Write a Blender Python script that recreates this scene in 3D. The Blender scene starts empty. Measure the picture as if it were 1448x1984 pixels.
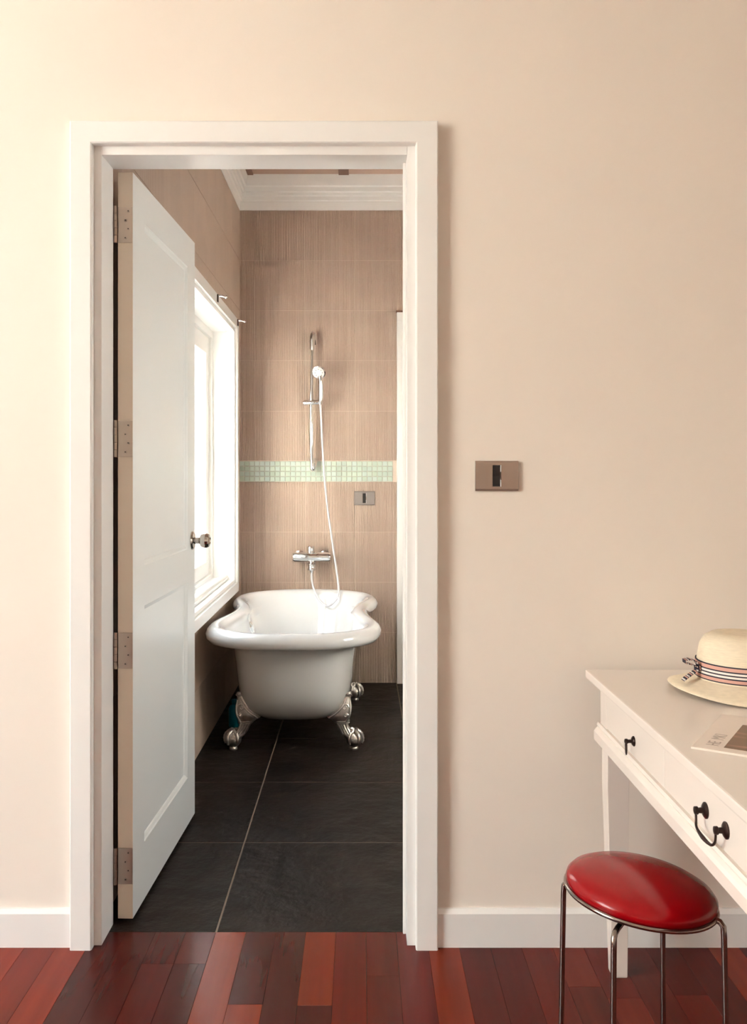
import bpy, bmesh, math, random
from mathutils import Vector, Matrix

random.seed(7)
S = bpy.context.scene
COL = S.collection
PI = math.pi

# ------------------------------------------------------------------ camera
cam_d = bpy.data.cameras.new('camera')
cam = bpy.data.objects.new('camera', cam_d)
COL.objects.link(cam)
cam.location = (0, 0, 1.247)
cam.rotation_euler = (PI / 2, 0, 0)
cam_d.sensor_fit = 'HORIZONTAL'
cam_d.sensor_width = 36.0
cam_d.lens = 1776 / 1448 * 36.0
cam_d.shift_x = (724 - 700) / 1448
cam_d.shift_y = -(992 - 915) / 1448
cam_d.clip_start = 0.02
S.camera = cam

# ------------------------------------------------------------------ world, sun, window light, exposure
W = bpy.data.worlds.new('sky')
S.world = W
W.use_nodes = True
nt = W.node_tree
nt.nodes.clear()
w_out = nt.nodes.new('ShaderNodeOutputWorld')
w_bg = nt.nodes.new('ShaderNodeBackground')
w_tc = nt.nodes.new('ShaderNodeTexCoord')
w_sep = nt.nodes.new('ShaderNodeSeparateXYZ')
w_rmp = nt.nodes.new('ShaderNodeValToRGB')
w_rmp.color_ramp.elements[0].position = 0.0
w_rmp.color_ramp.elements[0].color = (1.0, 0.99, 0.98, 1)
w_rmp.color_ramp.elements[1].position = 0.8
w_rmp.color_ramp.elements[1].color = (0.80, 0.90, 1.0, 1)
nt.links.new(w_tc.outputs['Generated'], w_sep.inputs[0])
nt.links.new(w_sep.outputs['Z'], w_rmp.inputs[0])
nt.links.new(w_rmp.outputs[0], w_bg.inputs['Color'])
w_bg.inputs['Strength'].default_value = 6.0
nt.links.new(w_bg.outputs[0], w_out.inputs[0])

sun_d = bpy.data.lights.new('sun', 'SUN')
sun_d.energy = 44.0
sun_d.angle = math.radians(1.0)
sun_d.color = (1.0, 0.98, 0.95)
sun = bpy.data.objects.new('sun', sun_d)
COL.objects.link(sun)
sun.location = (2, 8, 12)
sun.rotation_euler = Vector((-0.08, -0.78, -0.62)).to_track_quat('-Z', 'Y').to_euler()


def portal(name, loc, rot, sx, sy):
    """a sampling portal in a window opening: only steers rays to the sky, gives no light of its own"""
    d = bpy.data.lights.new(name, 'AREA')
    d.shape = 'RECTANGLE'
    d.size, d.size_y = sx, sy
    d.cycles.is_portal = True
    o = bpy.data.objects.new(name, d)
    COL.objects.link(o)
    o.location = loc
    o.rotation_euler = rot
    return o


BX_L = -3.2          # bedroom left wall, inner face
WIN2 = (-0.8, 0.95, 0.6, 2.7)     # bedroom window in the left wall: y0, y1, z0, z1
WIN3 = (2.75, 3.45, 0.95, 1.65)     # second bathroom window, in the right wall: y0, y1, z0, z1
BRX = 1.55            # bathroom right wall face
WIN1 = (3.6, 5.06, 0.645, 2.035)    # bathroom window: y0, y1, z0, z1
portal('portal_bathroom', (-0.90, (WIN1[0] + WIN1[1]) / 2, (WIN1[2] + WIN1[3]) / 2), (0, -PI / 2, 0), WIN1[3] - WIN1[2], WIN1[1] - WIN1[0])
portal('portal_bedroom', (BX_L - 0.16, (WIN2[0] + WIN2[1]) / 2, (WIN2[2] + WIN2[3]) / 2), (0, -PI / 2, 0), WIN2[3] - WIN2[2], WIN2[1] - WIN2[0])
portal('portal_bathroom_right', (BRX + 0.16, (WIN3[0] + WIN3[1]) / 2, (WIN3[2] + WIN3[3]) / 2), (0, PI / 2, 0), WIN3[3] - WIN3[2], WIN3[1] - WIN3[0])

S.view_settings.view_transform = 'Standard'
S.view_settings.look = 'None'
S.view_settings.gamma = 1.0
S.view_settings.use_curve_mapping = False
S.view_settings.exposure = 2.13
S.cycles.use_denoising = True
S.cycles.max_bounces = 16
S.cycles.diffuse_bounces = 8
S.cycles.glossy_bounces = 6
S.cycles.transparent_max_bounces = 12
S.cycles.caustics_reflective = False
S.cycles.caustics_refractive = False


# ------------------------------------------------------------------ materials
def srgb(r, g, b):
    f = lambda c: (c / 255) / 12.92 if c / 255 <= 0.04045 else ((c / 255 + 0.055) / 1.055) ** 2.4
    return (f(r), f(g), f(b), 1)


def mat(name, color, rough=0.5, metal=0.0, coat=0.0, spec=0.5, bump=None, vary=None, objcol=False):
    """bump=(scale, strength, distance, stretch); vary=(scale, amount, stretch)"""
    m = bpy.data.materials.new(name)
    m.use_nodes = True
    n = m.node_tree
    b = n.nodes['Principled BSDF']
    b.inputs['Base Color'].default_value = color
    b.inputs['Roughness'].default_value = rough
    b.inputs['Metallic'].default_value = metal
    b.inputs['Coat Weight'].default_value = coat
    b.inputs['Coat Roughness'].default_value = 0.08
    b.inputs['Specular IOR Level'].default_value = spec
    tc = n.nodes.new('ShaderNodeTexCoord')
    oi = n.nodes.new('ShaderNodeObjectInfo')
    off = n.nodes.new('ShaderNodeVectorMath')
    off.operation = 'ADD'
    mul = n.nodes.new('ShaderNodeMath')
    mul.operation = 'MULTIPLY'
    mul.inputs[1].default_value = 37.0
    n.links.new(oi.outputs['Random'], mul.inputs[0])
    n.links.new(tc.outputs['Object'], off.inputs[0])
    n.links.new(mul.outputs[0], off.inputs[1])

    def noise(scale, stretch, detail=5):
        mp = n.nodes.new('ShaderNodeMapping')
        mp.inputs['Scale'].default_value = stretch
        n.links.new(off.outputs[0], mp.inputs[0])
        t = n.nodes.new('ShaderNodeTexNoise')
        t.inputs['Scale'].default_value = scale
        t.inputs['Detail'].default_value = detail
        n.links.new(mp.outputs[0], t.inputs['Vector'])
        return t
    base = None
    if objcol:
        base = oi.outputs['Color']
    if vary:
        t = noise(vary[0], vary[2] if len(vary) > 2 else (1, 1, 1))
        mr = n.nodes.new('ShaderNodeMapRange')
        mr.inputs['From Min'].default_value = 0.3
        mr.inputs['From Max'].default_value = 0.7
        mr.inputs['To Min'].default_value = 1 - vary[1]
        mr.inputs['To Max'].default_value = 1 + vary[1]
        n.links.new(t.outputs['Fac'], mr.inputs['Value'])
        mx = n.nodes.new('ShaderNodeVectorMath')
        mx.operation = 'SCALE'
        if base is not None:
            n.links.new(base, mx.inputs[0])
        else:
            mx.inputs[0].default_value = color[:3]
        n.links.new(mr.outputs[0], mx.inputs['Scale'])
        base = mx.outputs[0]
    if base is not None:
        n.links.new(base, b.inputs['Base Color'])
    if bump:
        t = noise(bump[0], bump[3] if len(bump) > 3 else (1, 1, 1), 8)
        bp = n.nodes.new('ShaderNodeBump')
        bp.inputs['Strength'].default_value = bump[1]
        bp.inputs['Distance'].default_value = bump[2]
        n.links.new(t.outputs['Fac'], bp.inputs['Height'])
        n.links.new(bp.outputs[0], b.inputs['Normal'])
    return m


M = {}
M['paint'] = mat('cream_wall_paint', (0.82, 0.755, 0.685, 1), 0.6, spec=0.3, bump=(140, 0.08, 0.001), vary=(2.5, 0.012))
M['ceil'] = mat('ceiling_paint', (0.82, 0.78, 0.72, 1), 0.7, spec=0.2)
M['trim'] = mat('white_gloss_trim', (0.83, 0.825, 0.81, 1), 0.32, bump=(30, 0.015, 0.001, (1, 1, 0.15)))
M['door'] = mat('white_door_paint', (0.80, 0.825, 0.81, 1), 0.28, bump=(24, 0.05, 0.001, (1, 1, 0.12)))
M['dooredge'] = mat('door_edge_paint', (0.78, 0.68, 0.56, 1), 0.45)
M['wood'] = mat('red_hardwood', (0.2, 0.03, 0.02, 1), 0.24, coat=0.0, spec=0.22, objcol=True, vary=(13, 0.16, (2.0, 0.09, 1)), bump=(40, 0.10, 0.001, (3, 0.15, 1)))
M['sub'] = mat('dark_joint', (0.02, 0.008, 0.006, 1), 0.8)
M['slate'] = mat('dark_slate_tile', (0.019, 0.0135, 0.0105, 1), 0.48, spec=0.14, vary=(3.5, 0.35), bump=(11, 1.0, 0.010))
M['grout'] = mat('sand_grout', (0.22, 0.17, 0.13, 1), 0.9)
M['tile'] = mat('taupe_ribbed_tile', (0.54, 0.428, 0.348, 1), 0.42, vary=(4, 0.06), spec=0.4)
M['tilegrout'] = mat('pale_wall_grout', (0.64, 0.54, 0.45, 1), 0.9)
M['mosaic'] = mat('pale_green_glass_mosaic', (0.56, 0.66, 0.56, 1), 0.12, objcol=True, coat=0.5)
M['porcelain'] = mat('white_porcelain', (0.70, 0.705, 0.705, 1), 0.10, coat=0.6)
M['tubout'] = M['porcelain']
M['chrome'] = mat('chrome', (0.86, 0.87, 0.88, 1), 0.05, 1.0)
M['steel'] = mat('brushed_steel', (0.52, 0.44, 0.37, 1), 0.32, 1.0, bump=(60, 0.05, 0.0005, (1, 1, 0.1)))
M['pewter'] = mat('antique_pewter', (0.60, 0.57, 0.54, 1), 0.36, 1.0, vary=(30, 0.25))
M['red'] = mat('red_vinyl', (0.31, 0.001, 0.004, 1), 0.20, coat=0.0, spec=0.4, bump=(55, 0.10, 0.001))
M['nickel'] = mat('dark_nickel_rod', (0.36, 0.30, 0.27, 1), 0.18, 1.0)
M['desk'] = mat('white_desk_paint', (0.80, 0.735, 0.675, 1), 0.24, bump=(20, 0.05, 0.001, (1, 0.15, 1)))
M['bronze'] = mat('dark_bronze', (0.045, 0.025, 0.02, 1), 0.35, 0.7)
M['straw'] = mat('pale_straw', (0.78, 0.68, 0.52, 1), 0.75, spec=0.2, vary=(60, 0.06, (1, 1, 6)), bump=(160, 0.25, 0.001, (0.4, 0.4, 4)))
M['plate'] = mat('champagne_switch_plate', (0.40, 0.31, 0.255, 1), 0.30, 0.55)
M['plate2'] = mat('silver_switch_plate', (0.36, 0.33, 0.31, 1), 0.30, 0.6)
M['black'] = mat('black_rocker', (0.018, 0.016, 0.016, 1), 0.3)
M['blue'] = mat('blue_plastic', (0.0, 0.24, 0.36, 1), 0.3)
M['pvc'] = mat('grey_pvc', (0.55, 0.55, 0.54, 1), 0.4)
M['rubber'] = mat('black_rubber', (0.02, 0.02, 0.02, 1), 0.7)
M['beam'] = mat('brown_ceiling_wood', (0.20, 0.10, 0.065, 1), 0.5, vary=(8, 0.2, (1, 0.2, 1)))
M['panelc'] = mat('pinkish_ceiling_panel', (0.52, 0.36, 0.28, 1), 0.6)
M['paper'] = mat('magazine_paper', (0.80, 0.71, 0.63, 1), 0.45)
M['ink'] = mat('grey_print', (0.42, 0.35, 0.30, 1), 0.6)
M['ext'] = mat('beige_render', (0.70, 0.58, 0.47, 1), 0.85, vary=(2, 0.05))  # beige colour of the two outdoor walls
M['ground'] = mat('concrete_ground', (0.46, 0.455, 0.445, 1), 0.9, vary=(3, 0.1))
M['shower_face'] = mat('grey_shower_face', (0.62, 0.60, 0.58, 1), 0.35)


def glass_mat(name='window_glass', tint=(0.96, 0.98, 0.97, 1)):
    m = bpy.data.materials.new(name)
    m.use_nodes = True
    n = m.node_tree
    n.nodes.clear()
    o = n.nodes.new('ShaderNodeOutputMaterial')
    mx = n.nodes.new('ShaderNodeMixShader')
    t = n.nodes.new('ShaderNodeBsdfTransparent')
    t.inputs[0].default_value = tint
    g = n.nodes.new('ShaderNodeBsdfGlossy')
    g.inputs['Roughness'].default_value = 0.02
    mx.inputs[0].default_value = 0.05
    n.links.new(t.outputs[0], mx.inputs[1])
    n.links.new(g.outputs[0], mx.inputs[2])
    n.links.new(mx.outputs[0], o.inputs[0])
    return m


M['glass'] = glass_mat()
M['glass_dimmed'] = glass_mat('daylight_dimming_glass', (0.57, 0.58, 0.575, 1))  # grey tint added to dim daylight entering by the bathroom window


def ramp_mat(name, axis, stops, scale=1.0, rough=0.7, fract=False):
    """constant colour bands along one object axis: woven or printed stripes"""
    m = bpy.data.materials.new(name)
    m.use_nodes = True
    n = m.node_tree
    b = n.nodes['Principled BSDF']
    b.inputs['Roughness'].default_value = rough
    tc = n.nodes.new('ShaderNodeTexCoord')
    sp = n.nodes.new('ShaderNodeSeparateXYZ')
    n.links.new(tc.outputs['Object'], sp.inputs[0])
    mu = n.nodes.new('ShaderNodeMath')
    mu.operation = 'MULTIPLY'
    mu.inputs[1].default_value = scale
    n.links.new(sp.outputs[axis], mu.inputs[0])
    src = mu.outputs[0]
    if fract:
        fr = n.nodes.new('ShaderNodeMath')
        fr.operation = 'FRACT'
        n.links.new(src, fr.inputs[0])
        src = fr.outputs[0]
    r = n.nodes.new('ShaderNodeValToRGB')
    r.color_ramp.interpolation = 'CONSTANT'
    els = r.color_ramp.elements
    while len(els) < len(stops):
        els.new(0.5)
    for e, (p, c) in zip(els, stops):
        e.position = p
        e.color = c
    n.links.new(src, r.inputs[0])
    n.links.new(r.outputs[0], b.inputs['Base Color'])
    return m


NAVY, PINK, WHT = (0.02, 0.018, 0.035, 1), (0.62, 0.34, 0.28, 1), (0.80, 0.74, 0.70, 1)
M['ribbon'] = ramp_mat('striped_ribbon', 'Z', [(0, NAVY), (.07, PINK), (.25, NAVY), (.33, WHT), (.45, NAVY), (.53, WHT), (.65, NAVY), (.73, PINK), (.93, NAVY)], scale=1 / 0.038)
M['bow'] = ramp_mat('striped_bow', 'X', [(0, NAVY), (.35, PINK), (.6, NAVY), (.75, WHT)], scale=1 / 0.011, fract=True)


# ------------------------------------------------------------------ mesh helpers
class MB:
    def __init__(self):
        self.v, self.f = [], []

    def add(self, vs, fs):
        o = len(self.v)
        self.v += [tuple(p) for p in vs]
        self.f += [tuple(i + o for i in f) for f in fs]
        return self

    def box(self, x0, x1, y0, y1, z0, z1):
        return self.add([(x0, y0, z0), (x1, y0, z0), (x1, y1, z0), (x0, y1, z0), (x0, y0, z1), (x1, y0, z1), (x1, y1, z1), (x0, y1, z1)],
                        [(0, 3, 2, 1), (4, 5, 6, 7), (0, 1, 5, 4), (1, 2, 6, 5), (2, 3, 7, 6), (3, 0, 4, 7)])

    def loft(self, rings, cap0=True, cap1=True, closed=True):
        n = len(rings[0])
        vs = [p for r in rings for p in r]
        fs = []
        for i in range(len(rings) - 1):
            for j in range(n if closed else n - 1):
                k = (j + 1) % n
                fs.append((i * n + j, i * n + k, (i + 1) * n + k, (i + 1) * n + j))
        if cap0:
            fs.append(tuple(range(n - 1, -1, -1)))
        if cap1:
            fs.append(tuple((len(rings) - 1) * n + j for j in range(n)))
        return self.add(vs, fs)

    def lathe(self, prof, seg=32, c=(0, 0, 0), axis='Z', cap0=True, cap1=True):
        rings = []
        for r, h in prof:
            ring = []
            for k in range(seg):
                a = 2 * PI * k / seg
                p = (r * math.cos(a), r * math.sin(a), h)
                if axis == 'X':
                    p = (h, r * math.cos(a), r * math.sin(a))
                elif axis == 'Y':
                    p = (r * math.sin(a), h, r * math.cos(a))
                ring.append((p[0] + c[0], p[1] + c[1], p[2] + c[2]))
            rings.append(ring)
        return self.loft(rings, cap0, cap1)

    def tube(self, pts, r, seg=10, smooth=0, closed=False, flat=1.0):
        pts = [Vector(p) for p in pts]
        rs = list(r) if isinstance(r, (list, tuple)) else [r] * len(pts)
        if smooth:
            q, qr = [], []
            n = len(pts)
            for i in range(n if closed else n - 1):
                g = lambda k: pts[k % n] if closed else pts[max(0, min(n - 1, k))]
                gr = lambda k: rs[k % n] if closed else rs[max(0, min(n - 1, k))]
                p0, p1, p2, p3 = g(i - 1), g(i), g(i + 1), g(i + 2)
                for s in range(smooth):
                    t = s / smooth
                    q.append(0.5 * ((2 * p1) + (p2 - p0) * t + (2 * p0 - 5 * p1 + 4 * p2 - p3) * t * t + (3 * p1 - p0 - 3 * p2 + p3) * t ** 3))
                    qr.append(gr(i) * (1 - t) + gr(i + 1) * t)
            if not closed:
                q.append(pts[-1])
                qr.append(rs[-1])
            pts, rs = q, qr
        n = len(pts)
        rings = []
        up = None
        for i, p in enumerate(pts):
            if closed:
                t = (pts[(i + 1) % n] - pts[i - 1]).normalized()
            else:
                t = (pts[min(i + 1, n - 1)] - pts[max(i - 1, 0)]).normalized()
            if up is None:
                up = Vector((0, 0, 1)) if abs(t.z) < 0.9 else Vector((0, 1, 0))
            a = (up - t * up.dot(t)).normalized()
            up = a
            b = t.cross(a)
            rings.append([p + (a * math.cos(2 * PI * k / seg) + b * math.sin(2 * PI * k / seg) * flat) * rs[i] for k in range(seg)])
        if closed:
            rings.append(rings[0])
        return self.loft(rings, not closed, not closed)

    def ball(self, c, r, seg=16, rings=10, sq=(1, 1, 1)):
        rr = []
        for i in range(rings + 1):
            a = -PI / 2 + PI * i / rings
            rr.append([(c[0] + sq[0] * r * max(math.cos(a), 0.002) * math.cos(2 * PI * k / seg), c[1] + sq[1] * r * max(math.cos(a), 0.002) * math.sin(2 * PI * k / seg), c[2] + sq[2] * r * math.sin(a)) for k in range(seg)])
        return self.loft(rr)

    def prism(self, prof, axis, a0, a1):
        """prof: 2-D points (ccw); axis 'X': (y,z) swept in x; 'Y': (x,z); 'Z': (x,y)"""
        def mk(p, a):
            return {'X': (a, p[0], p[1]), 'Y': (p[0], a, p[1]), 'Z': (p[0], p[1], a)}[axis]
        return self.loft([[mk(p, a0) for p in prof], [mk(p, a1) for p in prof]])

    def mesh(self, name, m, smooth=None, bevel=0, weld=True):
        me = bpy.data.meshes.new(name)
        me.from_pydata(self.v, [], self.f)
        bm = bmesh.new()
        bm.from_mesh(me)
        if weld:
            bmesh.ops.remove_doubles(bm, verts=bm.verts, dist=1e-6)
        bmesh.ops.recalc_face_normals(bm, faces=bm.faces)
        if bevel:
            es = [e for e in bm.edges if len(e.link_faces) == 2 and e.calc_face_angle(0) > 0.5]
            bmesh.ops.bevel(bm, geom=es, offset=bevel, segments=2, profile=0.7, affect='EDGES', clamp_overlap=True)
        bm.to_mesh(me)
        bm.free()
        if m:
            me.materials.append(m)
        if smooth:
            me.shade_smooth()
            me.set_sharp_from_angle(angle=math.radians(smooth))
        return me

    def build(self, name, m, parent=None, smooth=None, bevel=0, loc=(0, 0, 0)):
        return link(name, self.mesh(name, m, smooth, bevel), parent, loc)


def link(name, me, parent=None, loc=(0, 0, 0), rot=None):
    o = bpy.data.objects.new(name, me)
    COL.objects.link(o)
    o.parent = parent
    o.location = loc
    if rot:
        o.rotation_euler = rot
    return o


def thing(name, label, cat, loc=(0, 0, 0), rz=0, group=None):
    o = link(name, None, None, loc, (0, 0, rz))
    o.empty_display_size = 0.1
    o['label'] = label
    o['category'] = cat
    if group:
        o['group'] = group
    return o


def struct(o, label=None):
    o['kind'] = 'structure'
    if label:
        o['label'] = label
    return o


def box(name, x0, x1, y0, y1, z0, z1, m, parent=None, bevel=0):
    cx, cy, cz = (x0 + x1) / 2, (y0 + y1) / 2, z0
    return MB().box(x0 - cx, x1 - cx, y0 - cy, y1 - cy, 0, z1 - z0).build(name, m, parent, bevel=bevel, loc=(cx, cy, cz))


def wall_with_hole(name, axis, a0, a1, t0, t1, z0, z1, hole, m):
    """axis 'X': wall runs along x, thick in y. hole=(h0,h1,hz0,hz1)"""
    mb = MB()
    h0, h1, hz0, hz1 = hole
    segs = [(a0, h0, z0, z1), (h1, a1, z0, z1), (h0, h1, hz1, z1)]
    if hz0 > z0:
        segs.append((h0, h1, z0, hz0))
    for s0, s1, q0, q1 in segs:
        if axis == 'X':
            mb.box(s0, s1, t0, t1, q0, q1)
        else:
            mb.box(t0, t1, s0, s1, q0, q1)
    return struct(mb.build(name, m))


# ================================================================== SETTING: bedroom
H = 2.95
YW = 2.42       # bedroom face of the doorway wall
YB = 2.53       # bathroom face of the doorway wall
XL, XR, ZT = -0.684, 0.121, 2.083     # clear door opening
XBL = -0.723    # bathroom left wall face
YBK = 5.43      # bathroom back wall face
BX_R = 3.0
Y_REAR = -3.0

wall_with_hole('wall_doorway', 'X', BX_L, BX_R, YW, YB, 0, 3.1, (XL - 0.018, XR + 0.018, 0, ZT + 0.018), M['paint'])
wall_with_hole('wall_left', 'Y', Y_REAR - 0.12, YB, BX_L - 0.12, BX_L, 0, 3.1, WIN2, M['paint'])
struct(box('wall_rear', BX_L, BX_R, Y_REAR - 0.12, Y_REAR, 0, 3.1, M['paint']))
struct(box('wall_right', BX_R, BX_R + 0.12, Y_REAR - 0.12, YB, 0, 3.1, M['paint']))
struct(box('ceiling', BX_L, BX_R, Y_REAR, YW, H, 3.1, M['ceil']))

# floor of planks
floor = struct(MB().box(BX_L - 0.12, BX_R + 0.12, Y_REAR - 0.12, 2.486, -0.09, -0.016).build('floor', M['sub']))
PITCH, X0 = 0.0815, 0.0133
PAL = [(0.125, 0.014, 0.008), (0.085, 0.010, 0.007), (0.16, 0.024, 0.012), (0.07, 0.010, 0.008), (0.105, 0.016, 0.010), (0.20, 0.036, 0.015)]
ORANGE, DARK, RED, PURP = (0.21, 0.040, 0.014), (0.060, 0.008, 0.006), (0.10, 0.011, 0.006), (0.062, 0.011, 0.009)
fixed = {-5: [(2.486, ORANGE), (1.45, RED)], -4: [(2.486, DARK), (2.148, ORANGE), (1.2, DARK)],
         -3: [(2.486, PURP), (1.9, RED)], -2: [(2.486, (0.19, 0.034, 0.012)), (2.144, DARK), (1.3, RED)],
         -1: [(2.486, (0.12, 0.013, 0.007)), (1.7, DARK)], 0: [(2.486, (0.105, 0.012, 0.007)), (2.27, RED), (1.1, DARK)],
         1: [(2.486, (0.11, 0.012, 0.008)), (1.8, PURP)], -6: [(2.486, (0.085, 0.014, 0.010)), (2.326, PURP), (1.4, RED)],
         -7: [(2.486, PURP), (2.326, (0.08, 0.012, 0.009)), (1.6, RED)], -8: [(2.486, (0.06, 0.011, 0.009)), (1.5, RED)],
         -9: [(2.486, PURP), (1.75, RED)], -10: [(2.41, (0.21, 0.036, 0.018)), (1.5, RED)], -11: [(2.41, (0.17, 0.028, 0.016)), (1.9, DARK)],
         -12: [(2.41, (0.24, 0.042, 0.02)), (1.6, RED)]}


def plank_mesh(w, l):
    c = 0.0004
    mb = MB()
    mb.loft([[(0, 0, -0.016), (w, 0, -0.016), (w, l, -0.016), (0, l, -0.016)], [(0, 0, -c), (w, 0, -c), (w, l, -c), (0, l, -c)], [(c, c, 0), (w - c, c, 0), (w - c, l - c, 0), (c, l - c, 0)]])
    return mb.mesh('plank', M['wood'])


k0 = math.floor((BX_L - X0) / PITCH) + 1
k1 = math.floor((BX_R - X0) / PITCH)
for k in range(k0, k1):
    xa = X0 + k * PITCH
    inside = xa > XL - 0.03 and xa + PITCH < XR + 0.03
    ytop = 2.486
    cuts = fixed.get(k)
    if not cuts:
        y = ytop
        cuts = []
        cuts.append((y, random.choice(PAL)))
        y -= random.uniform(0.25, 1.0)
        while y > Y_REAR + 0.3:
            cuts.append((y, random.choice(PAL)))
            y -= random.uniform(0.6, 1.3)
    for i, (yt, colr) in enumerate(cuts):
        yt = min(yt, ytop)
        yb = cuts[i + 1][0] if i + 1 < len(cuts) else Y_REAR + 0.005
        g = 0.0002
        o = link('plank', plank_mesh(PITCH - 2 * g, yt - yb - 2 * g), floor, (xa + g, yb + g, 0))
        o.color = (colr[0] * 0.95, colr[1] * 0.62, colr[2] * 0.55, 1)

# door frame and casing
YC = 2.389      # casing front
trim = struct(link('trim_1', None))
trim.empty_display_size = 0.1
cxl0, cxl1, cxr0, cxr1, cz0, cz1 = -0.7606, -0.704, 0.143, 0.201, 2.106, 2.164
def casing_piece(quad):
    """one mitred side of the door casing: outline corners in x,z, eased front edges on the long sides"""
    e = 0.003
    a, b, c, d = [Vector(p) for p in quad]        # outer edge a-b, inner edge c-d
    back = [(p.x, YW, p.y) for p in (a, b, c, d)]
    mid = [(p.x, YC + e, p.y) for p in (a, b, c, d)]
    front = [(p.x, YC, p.y) for p in (a.lerp(d, .05), b.lerp(c, .05), c.lerp(b, .05), d.lerp(a, .05))]
    return MB().loft([back, mid, front]).build('casing', M['trim'], trim)


casing_piece([(cxl0, 0), (cxl0, cz1), (cxl1, cz0), (cxl1, 0)])
casing_piece([(cxr1, 0), (cxr1, cz1), (cxr0, cz0), (cxr0, 0)])
casing_piece([(cxl0, cz1), (cxr1, cz1), (cxr0, cz0), (cxl1, cz0)])
MB().box(XL - 0.04, XL, YW - 0.005, YB, 0, ZT + 0.035).build('jamb', M['trim'], trim, bevel=0.002)
MB().box(XR, XR + 0.04, YW - 0.005, YB, 0, ZT + 0.035).build('jamb', M['trim'], trim, bevel=0.002)
MB().box(XL, XR, YW - 0.005, YB, ZT, ZT + 0.035).build('head_jamb', M['trim'], trim, bevel=0.002)
MB().box(XR - 0.008, XR, YB - 0.055, YB - 0.042, 0, ZT).build('stop_bead', M['trim'], trim, bevel=0.002)

# baseboards
def baseboard(name, x0, x1):
    pr = [(YW, 0), (YW, 0.098), (YW - 0.006, 0.098), (YW - 0.012, 0.092), (YW - 0.016, 0.088), (YW - 0.016, 0)]
    return struct(MB().prism(pr, 'X', x0, x1).build(name, M['trim']))


baseboard('baseboard_left', BX_L, cxl0)
baseboard('baseboard_right', cxr1, BX_R)

# bedroom windows
def simple_window(name, axis, a0, a1, z0, z1, t0, t1, npane):
    """white casement window filling an opening"""
    w = struct(link(name, None))
    w.empty_display_size = 0.1
    def bx(nm, u0, u1, q0, q1, s0, s1, m):
        mb = MB()
        if axis == 'Y':
            mb.box(s0, s1, u0, u1, q0, q1)
        else:
            mb.box(u0, u1, s0, s1, q0, q1)
        return mb.build(nm, m, w)
    f = 0.05
    bx('frame', a0, a1, z0, z0 + f, t0, t1, M['trim'])
    bx('frame', a0, a1, z1 - f, z1, t0, t1, M['trim'])
    bx('frame', a0, a0 + f, z0 + f, z1 - f, t0, t1, M['trim'])
    bx('frame', a1 - f, a1, z0 + f, z1 - f, t0, t1, M['trim'])
    tm = (t0 + t1) / 2
    step = (a1 - a0 - 2 * f) / npane
    for i in range(npane):
        u0, u1 = a0 + f + i * step, a0 + f + (i + 1) * step
        bx('pane', u0 + 0.001, u1 - 0.001, z0 + f, z1 - f, tm - 0.002, tm + 0.002, M['glass'])
        if i:
            bx('mullion', u0 - 0.02, u0 + 0.02, z0 + f, z1 - f, t0 + 0.02, t1 - 0.02, M['trim'])
    return w


simple_window('window_2', 'Y', WIN2[0], WIN2[1], WIN2[2], WIN2[3], BX_L - 0.10, BX_L - 0.03, 2)
simple_window('window_3', 'Y', WIN3[0], WIN3[1], WIN3[2], WIN3[3], BRX + 0.03, BRX + 0.10, 2)

# ================================================================== SETTING: bathroom
HB = 2.995
# floor tiles
fb = struct(MB().box(XBL - 0.15, BRX + 0.12, 2.486, YBK + 0.15, -0.09, -0.0016).build('floor_bathroom', M['grout']))
xs = [XBL, -0.394, 0.21, 0.814, 1.418, BRX]
ys = [2.486, 3.09, 3.69, 4.295, 4.90, YBK]
for i in range(len(xs) - 1):
    for j in range(len(ys) - 1):
        g = 0.0022
        x0, x1, y0, y1 = xs[i] + g, xs[i + 1] - g, ys[j] + g, ys[j + 1] - g
        if j == 0:
            y0 = ys[0] + 0.001
        w_, l_ = x1 - x0, y1 - y0
        c = 0.002
        mb = MB().loft([[(0, 0, -0.012), (w_, 0, -0.012), (w_, l_, -0.012), (0, l_, -0.012)], [(0, 0, -c), (w_, 0, -c), (w_, l_, -c), (0, l_, -c)], [(c, c, 0), (w_ - c, c, 0), (w_ - c, l_ - c, 0), (c, l_ - c, 0)]])
        link('floor_tile', mb.mesh('floor_tile', M['slate']), fb, (x0, y0, 0))

# walls
wb = struct(MB().box(XBL - 0.15, BRX + 0.12, YBK + 0.001, YBK + 0.15, 0, 3.1).build('wall_bathroom_back', M['tilegrout']))
wl = wall_with_hole('wall_bathroom_left', 'Y', YB, YBK + 0.001, XBL - 0.15, XBL - 0.001, 0, 3.1, WIN1, M['tilegrout'])
wall_with_hole('wall_bathroom_right', 'Y', YB, YBK + 0.008, BRX, BRX + 0.12, 0, 3.1, WIN3, M['tile'])

tile_cache = {}


def rib_tile(w, h):
    """ribbed tile, local x along the width, z up, face towards -y, back at y=0.008"""
    key = (round(w, 4), round(h, 4))
    if key in tile_cache:
        return tile_cache[key]
    p, gr, dp = 0.00985, 0.0042, 0.0045
    prof = [(0, 0.008)]
    x = 0.0
    n = max(1, round(w / p))
    pp = w / n
    prof += [(0, 0.0004)]
    for i in range(n):
        a = i * pp
        prof += [(a + gr * 0.5, 0), (a + pp - gr * 0.75, 0), (a + pp - gr * 0.45, dp), (a + pp, dp) if i < n - 1 else (a + pp, 0.0004)]
    prof += [(w, 0.008)]
    nn = len(prof)
    vs = [(q[0], q[1], z) for z in (0, h) for q in prof]
    fs = [(i, i + 1, nn + i + 1, nn + i) for i in range(nn - 1)]
    me = bpy.data.meshes.new('wall_tile')
    me.from_pydata(vs, [], fs)
    me.materials.append(M['tile'])
    tile_cache[key] = me
    return me


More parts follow.
